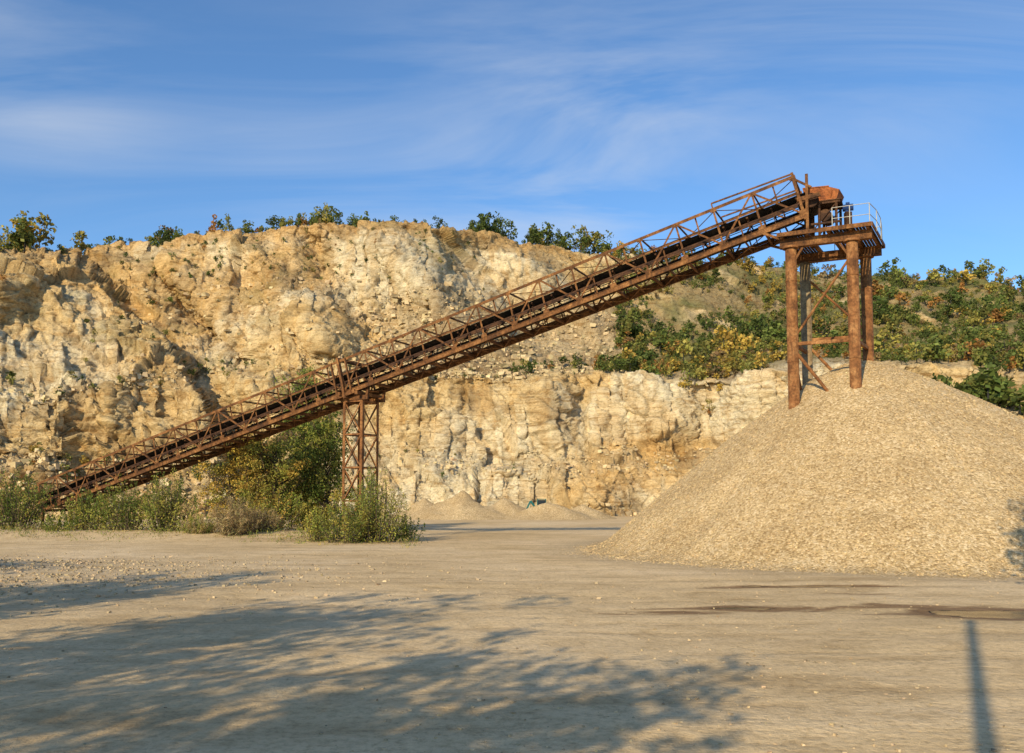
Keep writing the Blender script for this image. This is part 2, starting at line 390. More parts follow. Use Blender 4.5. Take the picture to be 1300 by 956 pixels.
def mass(name,pos,hs,seed,prs,wide=1.1):
    r=np.random.default_rng(seed); vs=[];cs=[]
    zone=fbm(pos*np.array([.03,.02,.05]),3,777)
    for p,h,zn in zip(pos,hs,zone):
        q,nl=prs[r.integers(len(prs))]; a=r.uniform(0,6.3); ca_,sa_=math.cos(a),math.sin(a)
        w=h*wide*r.uniform(.7,1.3); x=q[...,0]*ca_-q[...,1]*sa_; y=q[...,0]*sa_+q[...,1]*ca_
        vs.append(np.stack([x*w,y*w,q[...,2]*h],-1)+p)
        pr=gp*np.exp(zn*np.array([-2.5,-1,0,1.5,3,4,4,3])); pr/=pr.sum()
        base=greens[r.choice(len(greens),p=pr)]*r.uniform(.7,1.4)
        c=jit(base,len(q),r,.22); c[nl:]=.05; cs.append(np.repeat(c[:,None,:],4,1))
    v=np.concatenate(vs).reshape(-1,3); c=np.concatenate(cs).reshape(-1,3)
    return mk(name,v,np.arange(len(v)).reshape(-1,4),M_leaf,False,col=c)
rid_i=lambda rr: np.clip(np.searchsorted(rid,rr),0,nr-1)
def tpos(pxv,rr):
    ci=np.clip(np.searchsorted(px,pxv),0,nc-1); return TER[rid_i(rr),ci]
r=np.random.default_rng(3); N0=4200
pxs=r.uniform(780,1700,N0); rr=4.5+3.5*r.uniform(0,1,N0)**.85
pos=tpos(pxs,rr); dn_=fbm(pos*.07,3,401)
keep=(dn_*1.3+.22*sst(880,1080,pxs)+.06>r.uniform(-.22,.20,N0))
pos=pos[keep];pxs=pxs[keep]; hs=r.uniform(.9,2.6,len(pos))*(1+1.1*(r.uniform(0,1,len(pos))>.88))*(1+.35*(fbm(pos*.06,2,402)>.1))
pos[:,2]-=.25; mass("hillside_scrub",pos,hs,5,PRs)
def crest(n,lo,hi,h0,h1,seed,rlo=7.98,rhi=8.5,thr=-.25):
    r=np.random.default_rng(seed); p_=r.uniform(lo,hi,n); q=tpos(p_,r.uniform(rlo,rhi,n))
    k=fbm(np.stack([p_/45,p_*0,p_*0],-1),3,seed)>thr; q=q[k]; q[:,2]-=.3
    return q,(h0+(h1-h0)*r.uniform(0,1,k.sum())**1.7)*(1+.5*fbm(np.stack([p_[k]/30,p_[k]*0,p_[k]*0],-1),2,seed+9))
L_=[crest(150,-700,180,2.2,6.5,11),crest(14,0,160,5,8,12,thr=-9),crest(240,170,620,1.2,4.6,13,thr=-.5),crest(120,560,880,2.0,6.5,14,thr=-.5),crest(12,620,790,5.5,8.5,15,thr=-9),
    crest(400,830,2000,1.4,6.2,16,thr=-.9)]
pos=np.concatenate([a for a,_ in L_]);hs=np.concatenate([b_ for _,b_ in L_])
mass("distant_tree_row",pos,hs,6,PR,wide=.95)
r=np.random.default_rng(21); A=[];Hh=[]
def patch(n,p0,p1,r0,r1,h0,h1):
    p_=r.uniform(p0,p1,n); q=tpos(p_,r.uniform(r0,r1,n)); q[:,2]-=.2; A.append(q); Hh.append(r.uniform(h0,h1,n))
patch(110,760,970,4.0,4.9,1.2,4.2); patch(44,1175,1420,2.2,2.9,3.5,7.5); patch(46,1150,1420,4.0,4.6,2.5,5.5); patch(8,870,910,3.3,3.9,1.5,3.2); patch(26,640,760,4.1,5.2,.8,2.6)
patch(60,150,640,4.0,4.9,.5,1.4); patch(40,-100,260,4.2,7.,.7,2.0); patch(30,170,480,7.,7.7,.6,1.6); patch(110,-100,330,1.0,3.,.8,2.4); patch(14,350,760,1.,3.6,.6,1.6);patch(10,1010,1200,4.,4.6,1.5,3)
patch(30,-650,-60,2,7,1.5,4); patch(90,150,620,6.8,8.,.5,1.5)
mass("bench_bushes",np.concatenate(A),np.concatenate(Hh),8,PRs)

class Fol:
    def __init__(s,seed): s.r=np.random.default_rng(seed); s.q=[]; s.c=[]; s.g=Geo()
    def leaves(s,c,L,w,base,v=.28,up=.4):
        s.q.append(quads(c,L,w,s.r,up)); s.c.append(np.repeat(jit(base,len(c),s.r,v)[:,None,:],4,1))
    def done(s,name,base):
        e=empty(name,base)
        v=np.concatenate(s.q).reshape(-1,3); mk("foliage",v,np.arange(len(v)).reshape(-1,4),M_leaf,False,col=np.concatenate(s.c).reshape(-1,3),parent=e)
        s.g.obj("branches",M_bark,e,True); return e
def shrub(name,x,y,h,rad,nst,npl,L,cols,seed,w=.45,fill=.22):
    f=Fol(seed); r=f.r; z=float(gz(x,y))
    for k in range(nst):
        a=r.uniform(0,6.28); q=r.uniform(0,1)**.6
        b0=np.array([x+rad*.5*q*math.cos(a),y+rad*.5*q*math.sin(a),z-.1])
        hh=h*r.uniform(.55,1.08)*(1-.45*q*q); tip=np.array([x+rad*q*math.cos(a),y+rad*q*math.sin(a),z+hh])
        mid=(b0+tip)/2+np.array([0,0,hh*.12])+r.normal(size=3)*.08*h
        B=lambda t:(b0*(1-t)**2)+(mid*2*t*(1-t))+(tip*t*t)
        ts=r.uniform(.08,1.0,npl)**.85; ts=ts[:,None]
        pts=B(ts)+r.normal(size=(npl,3))*(fill*h*.38*(1.15-ts))*np.array([1,1,.6])
        pts[:,2]=np.maximum(pts[:,2],z+.03)
        base=cols[r.integers(len(cols))]*r.uniform(.75,1.25)
        f.leaves(pts,L,w,base,up=.8)
        p_=[B(np.array([t]))for t in(0,.35,.7,1)]
        for i in range(3): f.g.pipe(p_[i],p_[i+1],.02*h/3*(1-.28*i),.02*h/3*(1-.28*(i+1)),5)
    return f.done(name,(x,y,z))
def tree(name,x,y,h,th,cr,nl,npl,L,cols,seed,w=.6,clr=.13,trunk=.2):
    f=Fol(seed); r=f.r; z=float(gz(x,y)); base=Vector((x,y,z-.1)); top=Vector((x+r.normal()*.3,y+r.normal()*.3,z+h*.93))
    n=6; P_=[base.lerp(top,i/n)+Vector((r.normal()*.12,r.normal()*.12,0))*(i>0) for i in range(n+1)]
    for i in range(n): f.g.pipe(P_[i],P_[i+1],trunk*(1-i/n*.85),trunk*(1-(i+1)/n*.85),9)
    for k in range(nl):
        t=(th+(h*.92-th)*(k+.5)/nl)/h; st=base.lerp(top,min(t*.9,.95)); a=k*2.4+r.normal()*.4
        s_=(t*h-th)/(h-th); R=float(cr*(.45+.75*math.sin(math.pi*min(1,.15+.8*s_)))*r.uniform(.55,1.05))
        tip=Vector((x+R*math.cos(a),y+R*math.sin(a),z+min(h,t*h+R*r.uniform(.2,.7))))
        m_=st.lerp(tip,.5)+Vector((0,0,-.05*R)); f.g.pipe(st,m_,trunk*.32,trunk*.2,6); f.g.pipe(m_,tip,trunk*.2,.015,5)
        b_=cols[r.integers(len(cols))]*r.uniform(.75,1.25)
        for j in range(5):
            q=m_.lerp(tip,float(r.uniform(-.3,1.1))); off=Vector(r.normal(size=3))*(R*.22); cc=q+off
            f.g.pipe(m_.lerp(tip,.4),cc,.03,.01,4)
            pts=np.array(cc)+r.normal(size=(npl,3))*h*clr*.42*r.uniform(.6,1.2)*np.array([1,1,.75])
            pts[:,2]=np.maximum(pts[:,2],z+.05)
            f.leaves(pts,L,w,b_)
    return f.done(name,(x,y,z))
gd=[C(.11,.15,.03),C(.14,.18,.036),C(.17,.20,.04)]; gy=[C(.23,.26,.05),C(.30,.30,.06),C(.39,.33,.07)]; go=[C(.46,.31,.06),C(.52,.33,.07),C(.38,.31,.07)]
tan=[C(.46,.34,.17),C(.38,.28,.13),C(.32,.25,.11)]
def gx(pxv,D): return (pxv-650)/F*D
tree("poplar_tree",gx(388,67),67,13.2,.6,1.8,46,80,.19,gd+gy+gy,31,clr=.066)
tree("poplar_tree",gx(412,64),64,9.4,.5,1.7,34,80,.18,gd+gy+gy,32,clr=.08)
tree("autumn_tree",gx(315,63),63,7.2,.3,2.9,40,80,.16,go+gy+go,33,clr=.10)
tree("autumn_tree",gx(350,62.5),62.5,6.6,.3,2.6,34,80,.16,gy+gy+go,34,clr=.10)
shrub("willow_shrub",gx(345,60),60,3.6,3.2,70,70,.15,gy+go,35)
shrub("willow_shrub",gx(215,57),57,4.0,1.9,70,90,.14,gd+gy,36)
shrub("willow_shrub",gx(160,58),58,3.4,2.2,70,70,.15,gd+gy,37)
shrub("willow_shrub",gx(115,59),59,2.9,2.0,60,70,.15,gd+gy,38)
shrub("willow_shrub",gx(25,61),61,4.7,2.6,84,80,.16,gd+gd+gy,39)
shrub("willow_shrub",gx(-60,61),61,5.0,3.2,80,80,.16,gd,40)
shrub("willow_shrub",gx(478,51),51,4.3,1.9,96,95,.12,gd+gy+gy,41)
shrub("willow_shrub",gx(438,50),50,2.7,1.9,74,75,.12,gd+gy+gy,42)
shrub("low_shrub",gx(518,52.5),52.5,1.7,1.3,40,50,.12,gd+gy,43)
shrub("low_shrub",gx(402,50.5),50.5,2.0,1.0,44,50,.12,gy,44)
shrub("low_shrub",gx(75,57),57,1.3,1.6,34,50,.13,gd+gy,46)
shrub("dry_grass_clump",gx(300,54),54,2.3,1.7,130,45,.30,tan,51,w=.10,fill=.16)
shrub("dry_grass_clump",gx(255,55),55,1.2,1.4,80,40,.26,tan+gy,52,w=.10,fill=.16)
shrub("dry_grass_clump",gx(335,56),56,1.6,1.4,80,40,.26,tan,53,w=.10,fill=.16)
r=np.random.default_rng(88); n_=420; xw=r.uniform(-38,-5.5,n_); yw=56-.12*(xw+20)+r.normal(size=n_)*2.2-3*(xw>-14)
f=Fol(77); 
for x_,y_ in zip(xw,yw):
    z_=float(gz(x_,y_)); k=r.integers(14,36); pts=np.array([x_,y_,z_+.1])+r.normal(size=(k,3))*np.array([.28,.28,.16])*r.uniform(.6,1.8); pts[:,2]=np.maximum(pts[:,2],z_)
    f.leaves(pts,.17,.2,(tan+gy+gd)[r.integers(9)],up=1.5)
v=np.concatenate(f.q).reshape(-1,3); mk("roadside_weeds",v,np.arange(len(v)).reshape(-1,4),M_leaf,False,col=np.concatenate(f.c).reshape(-1,3))
for i,(x_,y_,h_,th_,cr_) in enumerate([(-21,6.5,12,4,3.3),(-29.5,11,12,4,3.6),(-14.5,0,12,4.6,2.8),(-16,-9,12,4,3.4),(-9.5,-5.5,10.5,4,2.5),(-38,14,12,4,3.8),(-24,0,12,4,3.2)]):
    tree("roadside_tree",x_,y_,h_,th_,cr_,24,52,.30,gd,200+i,clr=.09)
tree("poplar_tree",8.9,11,15.5,7,1.0,22,40,.26,gd+gy,230,clr=.05,trunk=.14)

# ------------------------------------------------------------------ gravel pile
gx_=np.arange(-1,40,.12); gy_=np.arange(24,64,.12)
XX,YY=np.meshgrid(gx_,gy_)
def pile(x,y):
    dx=x-PK[0];dy=y-PK[1]; rr=np.hypot(dx,dy)+1e-6; cth=dx/rr
    p=np.stack([x,y,x*0],-1)
    s=.74-.10*sst(.1,.95,cth)+.07*sst(-.3,-.95,cth)+.03*fbm(p*.12,2,501)
    h=9.62-s*(np.sqrt(rr**2+1.9**2)-1.9)
    h=h+.18*fbm(p*.35,4,511)*sst(0,2,rr)+.09*ridg(np.stack([np.arctan2(dy,dx)*9,rr*.08,rr*0],-1),3,521)*sst(2,6,rr)
    z=.5*(h+np.sqrt(h*h+.16))
    return z-.05-.15*sst(16.2,19,rr-1.5*sst(0,1,cth))
ZP=pile(XX,YY)+np.clip(gz(XX,YY),-.05,.1)
ZP=ZP+.03*vn(np.stack([XX*3.5,YY*3.5,XX*0],-1),531)
mk("gravel_pile",np.stack([XX,YY,ZP],-1),grid_faces(*XX.shape),M_grav,True)

gx2=np.arange(-22,24,.3); gy2=np.arange(90,126,.3); XX,YY=np.meshgrid(gx2,gy2)
hz_=0
for (pxc,D,h_,wx,wy) in ((585,108,2.8,7,5),(540,110,2.2,5,4),(640,109,2.2,5.5,4),(695,106,1.7,6,3.5),(740,108,1.4,4,3)):
    hz_=np.maximum(hz_,h_*np.clip(1.15-np.hypot((XX-gx(pxc,D))/wx,(YY-D)/wy),0,2)**1.1)
hz_=hz_*(1+.35*fbm(np.stack([XX*.5,YY*.5,XX*0],-1),3,541))-.1
mk("gravel_heap",np.stack([XX,YY,hz_],-1),grid_faces(*XX.shape),M_grav,True)

def stones(name,pos,sz,cols,seed,mat=M_stone):
    r=np.random.default_rng(seed); n=len(pos)
    cube=np.array([[x,y,z] for x in(-1,1) for y in(-1,1) for z in(-1,1)],float)*.7
    v=cube[None]*(1+.4*r.normal(size=(n,8,3)).clip(-1,1))*(sz[:,None,None]*r.uniform(.6,1.2,(n,1,3)))
    a=r.uniform(0,6.3,n); c_,s_=np.cos(a)[:,None],np.sin(a)[:,None]
    v=np.stack([v[...,0]*c_-v[...,1]*s_,v[...,0]*s_+v[...,1]*c_,v[...,2]*.75],-1)+pos[:,None]
    fc=np.array([[0,1,3,2],[4,6,7,5],[0,4,5,1],[2,3,7,6],[0,2,6,4],[1,5,7,3]])
    f_=(fc[None]+8*np.arange(n)[:,None,None]).reshape(-1,4)
    c=np.repeat(jit(cols,n,r,.2,.02)[:,None],8,1).reshape(-1,3)
    return mk(name,v.reshape(-1,3),f_,mat,False,col=c)
r=np.random.default_rng(99)
n_=12000; yy=8+34*r.uniform(0,1,n_)**1.3; xx=r.uniform(-.75,.75,n_)*yy
k=(fbm(np.stack([xx*.25,yy*.4,xx*0],-1),3,601)>r.uniform(-.3,.7,n_))&(wetf(xx,yy)<.5); xx=xx[k];yy=yy[k]
sz=.007+.026*r.uniform(0,1,len(xx))**4
stones("loose_stones",np.stack([xx,yy,gz(xx,yy)+sz*.2],-1),sz,C(.47,.355,.21),61)
n_=7000; xx=r.normal(-20,7,n_); yy=r.normal(29,4,n_); sz=.015+.05*r.uniform(0,1,n_)**2
stones("gravel_spill",np.stack([xx,yy,gz(xx,yy)+sz*.3],-1),sz,C(.44,.34,.21),62)
n_=50000; a=r.uniform(0,6.283,n_); R=15.5*np.sqrt(r.uniform(0,1,n_)); xx=PK[0]+.6+R*np.cos(a)*1.05; yy=PK[1]+R*np.sin(a)
k=yy<PK[1]+3; xx=xx[k];yy=yy[k]; sz=.016+.03*r.uniform(0,1,len(xx))**2
stones("gravel_stones",np.stack([xx,yy,pile(xx,yy)+.004+np.clip(gz(xx,yy),-.05,.1)],-1),sz,C(.52,.385,.21),63)
A=[];Z=[]
for (n_,p0,p1,r0,r1,s0,s1) in ((2600,470,800,4.2,6.6,.15,.75),(900,0,700,4.0,4.9,.1,.5),(1200,-60,1300,.85,1.3,.12,.6),(900,500,1000,2,3,.12,.5),(900,-60,330,1.2,3,.15,.7),(400,1180,1330,1.2,3,.15,.6),(900,150,500,4.2,7,.12,.6)):
    p_=r.uniform(p0,p1,n_); A.append(tpos(p_,r.uniform(r0,r1,n_))+r.normal(size=(n_,3))*np.array([.3,.3,.05])); Z.append(s0+(s1-s0)*r.uniform(0,1,n_)**4)
stones("rock_rubble",np.concatenate(A),np.concatenate(Z),C(.50,.385,.22),64)

# ------------------------------------------------------------------ conveyor
Apt=V(1005,224,42); Bpt=V(430,458,54)
T=(Apt-Bpt); LEN=T.length; T.normalize()
Wd=Vector((-T.y,T.x,0)).normalized()
if Wd.y<0: Wd=-Wd
Nn=Wd.cross(T).normalized()
if Nn.z<0: Nn=-Nn
TH=2.15; TW=2.4
def L3(s,w,h): return Bpt+T*s+Wd*w+Nn*(h-TH)   # h from bottom chord
conv=empty("belt_conveyor",Bpt)
NP=14; pl=LEN/NP
for nm,s0,sg in (("upper_truss",0,1),("lower_truss",-LEN*1.02,1)):
    g=Geo(); n_=NP; dl=(LEN if s0==0 else LEN*1.02)/n_
    for wi,w in enumerate((0,TW)):
        o=-1 if wi==0 else 1
        g.ell(L3(s0,w,TH),L3(s0+dl*n_,w,TH),.14,.02,Nn,1,-1); g.beam(L3(s0,w,TH-.06),L3(s0+dl*n_,w,TH-.06),.03,.10,Nn)
        g.beam(L3(s0,w,0),L3(s0+dl*n_,w,0),.10,.24,Nn)
        g.beam(L3(s0,w,.12),L3(s0+dl*n_,w,.12),.16,.02,Nn)
        for k in range(n_+1):
            s=s0+k*dl; g.ell(L3(s,w+o*.03,.1),L3(s,w+o*.03,TH-.02),.10,.016,Wd,1,1)
            if k<n_:
                a0,a1=(0.1,TH-.05) if k%2==0 else (TH-.05,.1)
                g.ell(L3(s,w+o*.075,a0),L3(s+dl,w+o*.075,a1),.095,.016,Wd)
                g.ell(L3(s+dl/2,w-o*.05,TH/2),L3(s+dl/2,w-o*.05,TH-.03 if k%2 else .1),.06,.014,T)
            g.beam(L3(s-.18,w+o*.055,.18),L3(s+.18,w+o*.055,.18),.012,.28,Nn); g.beam(L3(s-.16,w+o*.055,TH-.10),L3(s+.16,w+o*.055,TH-.10),.012,.22,Nn)
    for k in range(n_+1):
        s=s0+k*dl
        g.beam(L3(s+.04,.06,-.02),L3(s+.04,TW-.06,-.02),.10,.18,Nn)
        if k<n_:
            g.beam(L3(s+dl/2,.06,-.03),L3(s+dl/2,TW-.06,-.03),.07,.12,Nn)
            g.beam(L3(s,.06,-.13),L3(s+dl,TW-.06,-.13),.07,.02,Nn)
            g.beam(L3(s,TW-.06,-.16),L3(s+dl,.06,-.16),.07,.02,Nn)
        g.ell(L3(s+.05,.05,TH-.09),L3(s+.05,TW-.05,TH-.09),.07,.014,Nn)
        if k%2==0 and k<n_-1:
            g.beam(L3(s+.05,.05,TH-.13),L3(s+dl,TW-.05,TH-.13),.05,.02,Nn); g.beam(L3(s+dl,TW-.05,TH-.16),L3(s+2*dl,.05,TH-.16),.05,.02,Nn)
    g.obj(nm,M_rust,conv)
g=Geo(); g2=Geo(); g3=Geo()
s0,s1=-LEN*1.02-.6,LEN+.35
for w in (.45,1.75):
    g.beam(L3(s0,w,.78),L3(s1,w,.78),.07,.22,Nn)
k=s0+.5
while k<s1:
    for w in (.45,1.75): g.beam(L3(k,w,.02),L3(k,w,.67),.06,.05,T)
    g.beam(L3(k,.36,.91),L3(k,1.84,.91),.06,.035,Nn)
    g.pipe(L3(k,.75,1.0),L3(k,1.45,1.0),.06,n=8); g.pipe(L3(k,.74,1.0),L3(k,.42,1.15),.06,n=8); g.pipe(L3(k,1.46,1.0),L3(k,1.78,1.15),.06,n=8)
    g.pipe(L3(k+.6,.46,.42),L3(k+.6,1.74,.42),.055,n=8)
    k+=1.25
prof=[(.36,1.24),(.72,1.07),(1.48,1.07),(1.84,1.24)]
for i in range(3):
    (w0,h0),(w1,h1)=prof[i],prof[i+1]
    g2.poly([L3(s0,w0,h0),L3(s1,w0,h0),L3(s1,w1,h1),L3(s0,w1,h1)]); g2.poly([L3(s0,w0,h0+.016),L3(s1,w0,h0+.016),L3(s1,w1,h1+.016),L3(s0,w1,h1+.016)])
g2.beam(L3(s0,1.1,.35),L3(s1,1.1,.35),1.2,.016,Nn)
for a_,b_ in ((s0+2,-.2),(.2,LEN)):
    g3.beam(L3(a_,2.08,.14),L3(b_,2.08,.14),.44,.03,Nn)
    g3.beam(L3(a_,.2,.14),L3(b_,.2,.14),.26,.03,Nn)
    for hh in (.62,1.1): g3.beam(L3(a_,1.93,hh),L3(b_,1.93,hh),.035,.035,Nn)
    g3.beam(L3(a_,-.09,.66),L3(b_,-.09,.66),.03,.06,Nn); g3.beam(L3(a_,-.09,1.25),L3(b_,-.09,1.25),.03,.04,Nn)
g.obj("idlers",M_rustdark,conv); g2.obj("belt",M_belt,conv); g3.obj("walkway",M_rustdark,conv)
g=Geo()
for w in (-.12,TW+.12):
    g.beam(L3(.0,w,-.35),L3(.0,w,TH)+Vector((0,0,.15)),.24,.16,T); g.beam(L3(-.55,w,-.2),L3(-.55,w,TH-.05),.12,.10,T); g.beam(L3(.55,w,-.2),L3(.55,w,TH-.05),.12,.10,T)
    g.beam(L3(-.8,w,-.12),L3(.8,w,-.12),.12,.22,Nn)
g.beam(L3(0,-.2,TH+.1),L3(0,TW+.2,TH+.1),.14,.14,Nn)
g.beam(L3(0,-.2,-.25),L3(0,TW+.2,-.25),.2,.24,Nn)
g.obj("joint_portal",M_rust,conv)
g=Geo()
st=-LEN*1.02-.5
g.pipe(L3(st,.35,.68),L3(st,1.85,.68),.34,n=20)
for w in (.25,1.95): g.beam(L3(st-.5,w,.68),L3(st+.8,w,.68),.1,.25,Nn)
for w in (0,TW):
    for s in (st+.6,st+4.5):
        p=L3(s,w,-.05); g.beam((p.x,p.y,-.2),p,.16,.16,T)
g.obj("tail_pulley_frame",M_rust,conv)
g=Geo()
for s in (st+.6,st+4.5):
    p=L3(s,TW/2,0); g.beam(Vector((p.x,p.y,.1))-Wd*1.7,Vector((p.x,p.y,.1))+Wd*1.7,.8,.7)
g.obj("tail_footing",M_conc,conv,bevel=.04)

# ------------------------------------------------------------------ trestle
Hd=Vector((T.x,T.y,0)).normalized()
b0=L3(0,0,-.4); fx=Vector((b0.x,b0.y,0))
tre=empty("conveyor_support_trestle",fx)
g=Geo(); tops=b0.z-.05; sp=1.3; w0_,w1_=.25,2.0
legs=[[fx+Wd*w+Hd*(h*sp-.35) for h in (0,1)] for w in (w0_,w1_)]
for w in (0,1):
    for h in (0,1):
        q=legs[w][h]; g.ell((q.x,q.y,-.2),(q.x,q.y,tops),.18,.025,Wd,1 if h==0 else -1,1 if w==0 else -1)
        g.beam((q.x,q.y,-.2),(q.x,q.y,tops),.09,.09)
nb=4; bh=(tops-.4)/nb
for k in range(nb+1):
    z0=.3+k*bh
    for a_,b_ in ((legs[0][0],legs[0][1]),(legs[1][0],legs[1][1]),(legs[0][0],legs[1][0]),(legs[0][1],legs[1][1])):
        A0=Vector((a_.x,a_.y,z0));B0=Vector((b_.x,b_.y,z0)); dz=Vector((0,0,bh))
        nrm=(B0-A0).cross(Vector((0,0,1))).normalized()*.05
        g.ell(A0-nrm*.2,B0-nrm*.2,.09,.014,(0,0,1))
        if k<nb:
            g.beam(A0+nrm,B0+dz+nrm,.08,.014,nrm); g.beam(A0+dz-nrm,B0-nrm,.08,.014,nrm)
g.obj("lattice_column",M_rustleg,tre)
g=Geo()
zt_=tops+.14
for w in (0,1): g.beam(legs[w][0]-Hd*.35+Vector((0,0,zt_)),legs[w][1]+Hd*.5+Vector((0,0,zt_)),.2,.28)
for h in (0,1): g.beam(legs[0][h]-Wd*.6+Vector((0,0,tops+.38)),legs[1][h]+Wd*.7+Vector((0,0,tops+.38)),.2,.2)
for w in (0,1): 
    ww=(w0_,w1_)[w]
    g.beam(legs[w][1]+Hd*.4+Vector((0,0,tops+.28)),L3(sp+.3,ww,-.1),.14,.14,Wd); g.beam(legs[w][1]+Vector((0,0,tops+.4)),L3(sp*.4,ww,-.1),.1,.1,Wd)
g.obj("cap_beams",M_rust,tre)
g=Geo()
for w in (0,1):
    for h in (0,1): g.box(legs[w][h]+Vector((0,0,.1)),.8,.8,.9,Hd)
g.obj("footings",M_conc,tre,bevel=.04)

# ------------------------------------------------------------------ tower
FL=Vector((13.75,42,0)); BL=Vector((15.4,44.8,0)); FR=Vector((16.3,40.8,0)); BR=Vector((18.1,43.6,0))
tow=empty("conveyor_support_tower",FL)
ZD=15.45
g=Geo(); 
for q in (FL,FR,BR):
    g.pipe(q+Vector((0,0,-.3)),q+Vector((0,0,ZD-.55)),.27,n=24)
    for z in (4,9.2,13.2): g.pipe(q+Vector((0,0,z)),q+Vector((0,0,z+.05)),.29,n=24)
    g.pipe(q+Vector((0,0,ZD-.6)),q+Vector((0,0,ZD-.5)),.40,n=24)
g.obj("pipe_legs",M_rustleg,tow,True)
g=Geo(); g.pipe(BL+Vector((0,0,-.3)),BL+Vector((0,0,ZD-.55)),.27,n=24); g.obj("pipe_leg_pale",M_leg2,tow,True)
E1=(FR-FL);E2=(BL-FL)
def D3(s,t,z): return FL+E1*float(s)+E2*float(t)+Vector((0,0,z))
g=Geo()
for t_ in (0,1):
    g.beam(D3(-.18,t_,ZD-.33),D3(1.32,t_,ZD-.33),.22,.40)
    g.beam(D3(-.18,t_,ZD-.14),D3(1.32,t_,ZD-.14),.34,.03); g.beam(D3(-.18,t_,ZD-.535),D3(1.32,t_,ZD-.535),.34,.03)
for s_ in (-.12,.3,.65,1.0,1.27):
    g.beam(D3(s_,-.14,ZD-.07),D3(s_,1.16,ZD-.07),.14,.13)
g.beam(D3(-.19,-.16,ZD+.02),D3(1.34,-.16,ZD+.02),.05,.2); g.beam(D3(-.19,1.18,ZD+.02),D3(1.34,1.18,ZD+.02),.05,.2)
g.beam(D3(1.35,-.16,ZD+.02),D3(1.35,1.18,ZD+.02),.05,.2)
for q,s_ in ((FL,1),(FR,-1)):
    g.beam(q+Vector((0,0,ZD-1.5)),q+E1*.22*s_+Vector((0,0,ZD-.5)),.1,.1)
g.obj("platform_beams",M_rust,tow)
g=Geo()
for s_ in np.arange(-.18,.28,.052): g.beam(D3(s_,-.13,ZD+.015),D3(s_,1.15,ZD+.015),.12,.03)
for s_ in np.arange(.62,1.33,.052): g.beam(D3(s_,-.13,ZD+.015),D3(s_,1.15,ZD+.015),.12,.03)
g.obj("deck_planks",M_rustdark,tow)
g=Geo()
def on(q,z): return q+Vector((0,0,float(z)))
zr=W(1050,424,43)[2]; zr2=W(1050,437,42)[2]
g.beam(on(BL,zr),on(BR,zr),.14,.18); g.beam(on(FL,zr2),on(FR,zr2),.14,.16); g.beam(on(FL,zr2+.05),on(BL,zr2+.05),.13,.16); g.beam(on(FR,zr2+.05),on(BR,zr2+.05),.13,.16)
g.pipe(on(FR,ZD-1.2),on(FL,zr2+.2),.06,n=8)
g.pipe(on(BL,ZD-1.3),on(BR,zr+.2),.06,n=8)
g.pipe(on(FL,zr2-.2),on(FR,zr2-4.2),.08,n=8); g.pipe(on(BL,zr-.2),on(BR,zr-3.8),.08,n=8)
g.pipe(on(FL,zr2-.2),on(BL,6),.07,n=8)
g.obj("bracing",M_rustleg,tow)
g=Geo()
for w in (0,TW):
    g.beam(L3(LEN+.02,w,-.2),L3(LEN+.05,w,TH+.05),.16,.12,T)
    p=L3(LEN+.15,w,0); 
    g.beam((p.x,p.y,ZD),(p.x,p.y,L3(LEN,w,TH).z),.13,.13,T)
    g.beam(L3(LEN-.1,w,TH),L3(LEN+.7,w,TH-.9),.10,.10,Wd); g.beam(L3(LEN-.1,w,.9),L3(LEN+1.0,w,.75),.12,.2,Nn)
    p=L3(LEN-2.2,w,0.02); g.beam(D3(-.1,.05 if w==0 else .75,ZD-.1),p,.12,.12,T)
    g.beam(L3(LEN-2*pl,w,TH+.03),L3(LEN-2*pl,w,TH+.28),.06,.06,T); g.beam(L3(LEN-2*pl,w,TH+.28),L3(LEN,w,TH+.12),.07,.07,Wd)
g.beam(L3(LEN+.05,-.1,TH+.1),L3(LEN+.05,TW+.1,TH+.1),.12,.12,Nn)
g.obj("head_frame",M_rust,tow)
g=Geo(); g.pipe(L3(LEN+.5,.35,.76),L3(LEN+.5,1.85,.76),.36,n=24); g.obj("head_drum",M_rustdark,tow,True)
g=Geo() # drive stand
bc=D3(.47,.42,ZD); 
ex=E1.normalized(); ey=E2.normalized(); zh=.42
for a_ in (-.75,-.1,.7):
    for b_ in (-.6,.6):
        g.beam(bc+ex*a_+ey*b_,bc+ex*a_+ey*b_+Vector((0,0,1.3+zh)),.1,.1)
for b_ in (-.6,.6):
    g.beam(bc+ex*-.85+ey*b_+Vector((0,0,1.32+zh)),bc+ex*.9+ey*b_+Vector((0,0,1.32+zh)),.12,.12); g.beam(bc+ex*-.85+ey*b_+Vector((0,0,.72)),bc+ex*.9+ey*b_+Vector((0,0,.72)),.08,.1)
    g.beam(bc+ex*-.7+ey*(b_+.03)+Vector((0,0,.1)),bc+ex*.7+ey*(b_+.03)+Vector((0,0,1.25+zh)),.06,.05)
g.box(bc+Vector((0,0,1.40+zh)),1.8,1.4,.05,ex)
g.pipe(bc+ex*.15-ey*.5+Vector((0,0,1.15)),bc+ex*.15+ey*.5+Vector((0,0,1.15)),.3,n=16)
g.obj("drive_stand",M_rustdark,tow)
g=Geo() # red housing with sloped ends
zb,zt=1.45+zh,2.08+zh
lo=[bc+ex*a_+ey*b_+Vector((0,0,zb)) for a_,b_ in ((-.72,-.6),(.72,-.6),(.72,.6),(-.72,.6))]
hi=[bc+ex*a_+ey*b_+Vector((0,0,zt+.06*(a_<0))) for a_,b_ in ((-.84,-.66),(.4,-.66),(.4,.66),(-.84,.66))]
hi2=[bc+ex*a_+ey*b_+Vector((0,0,zt-.2)) for a_,b_ in ((.88,-.66),(.88,.66))]
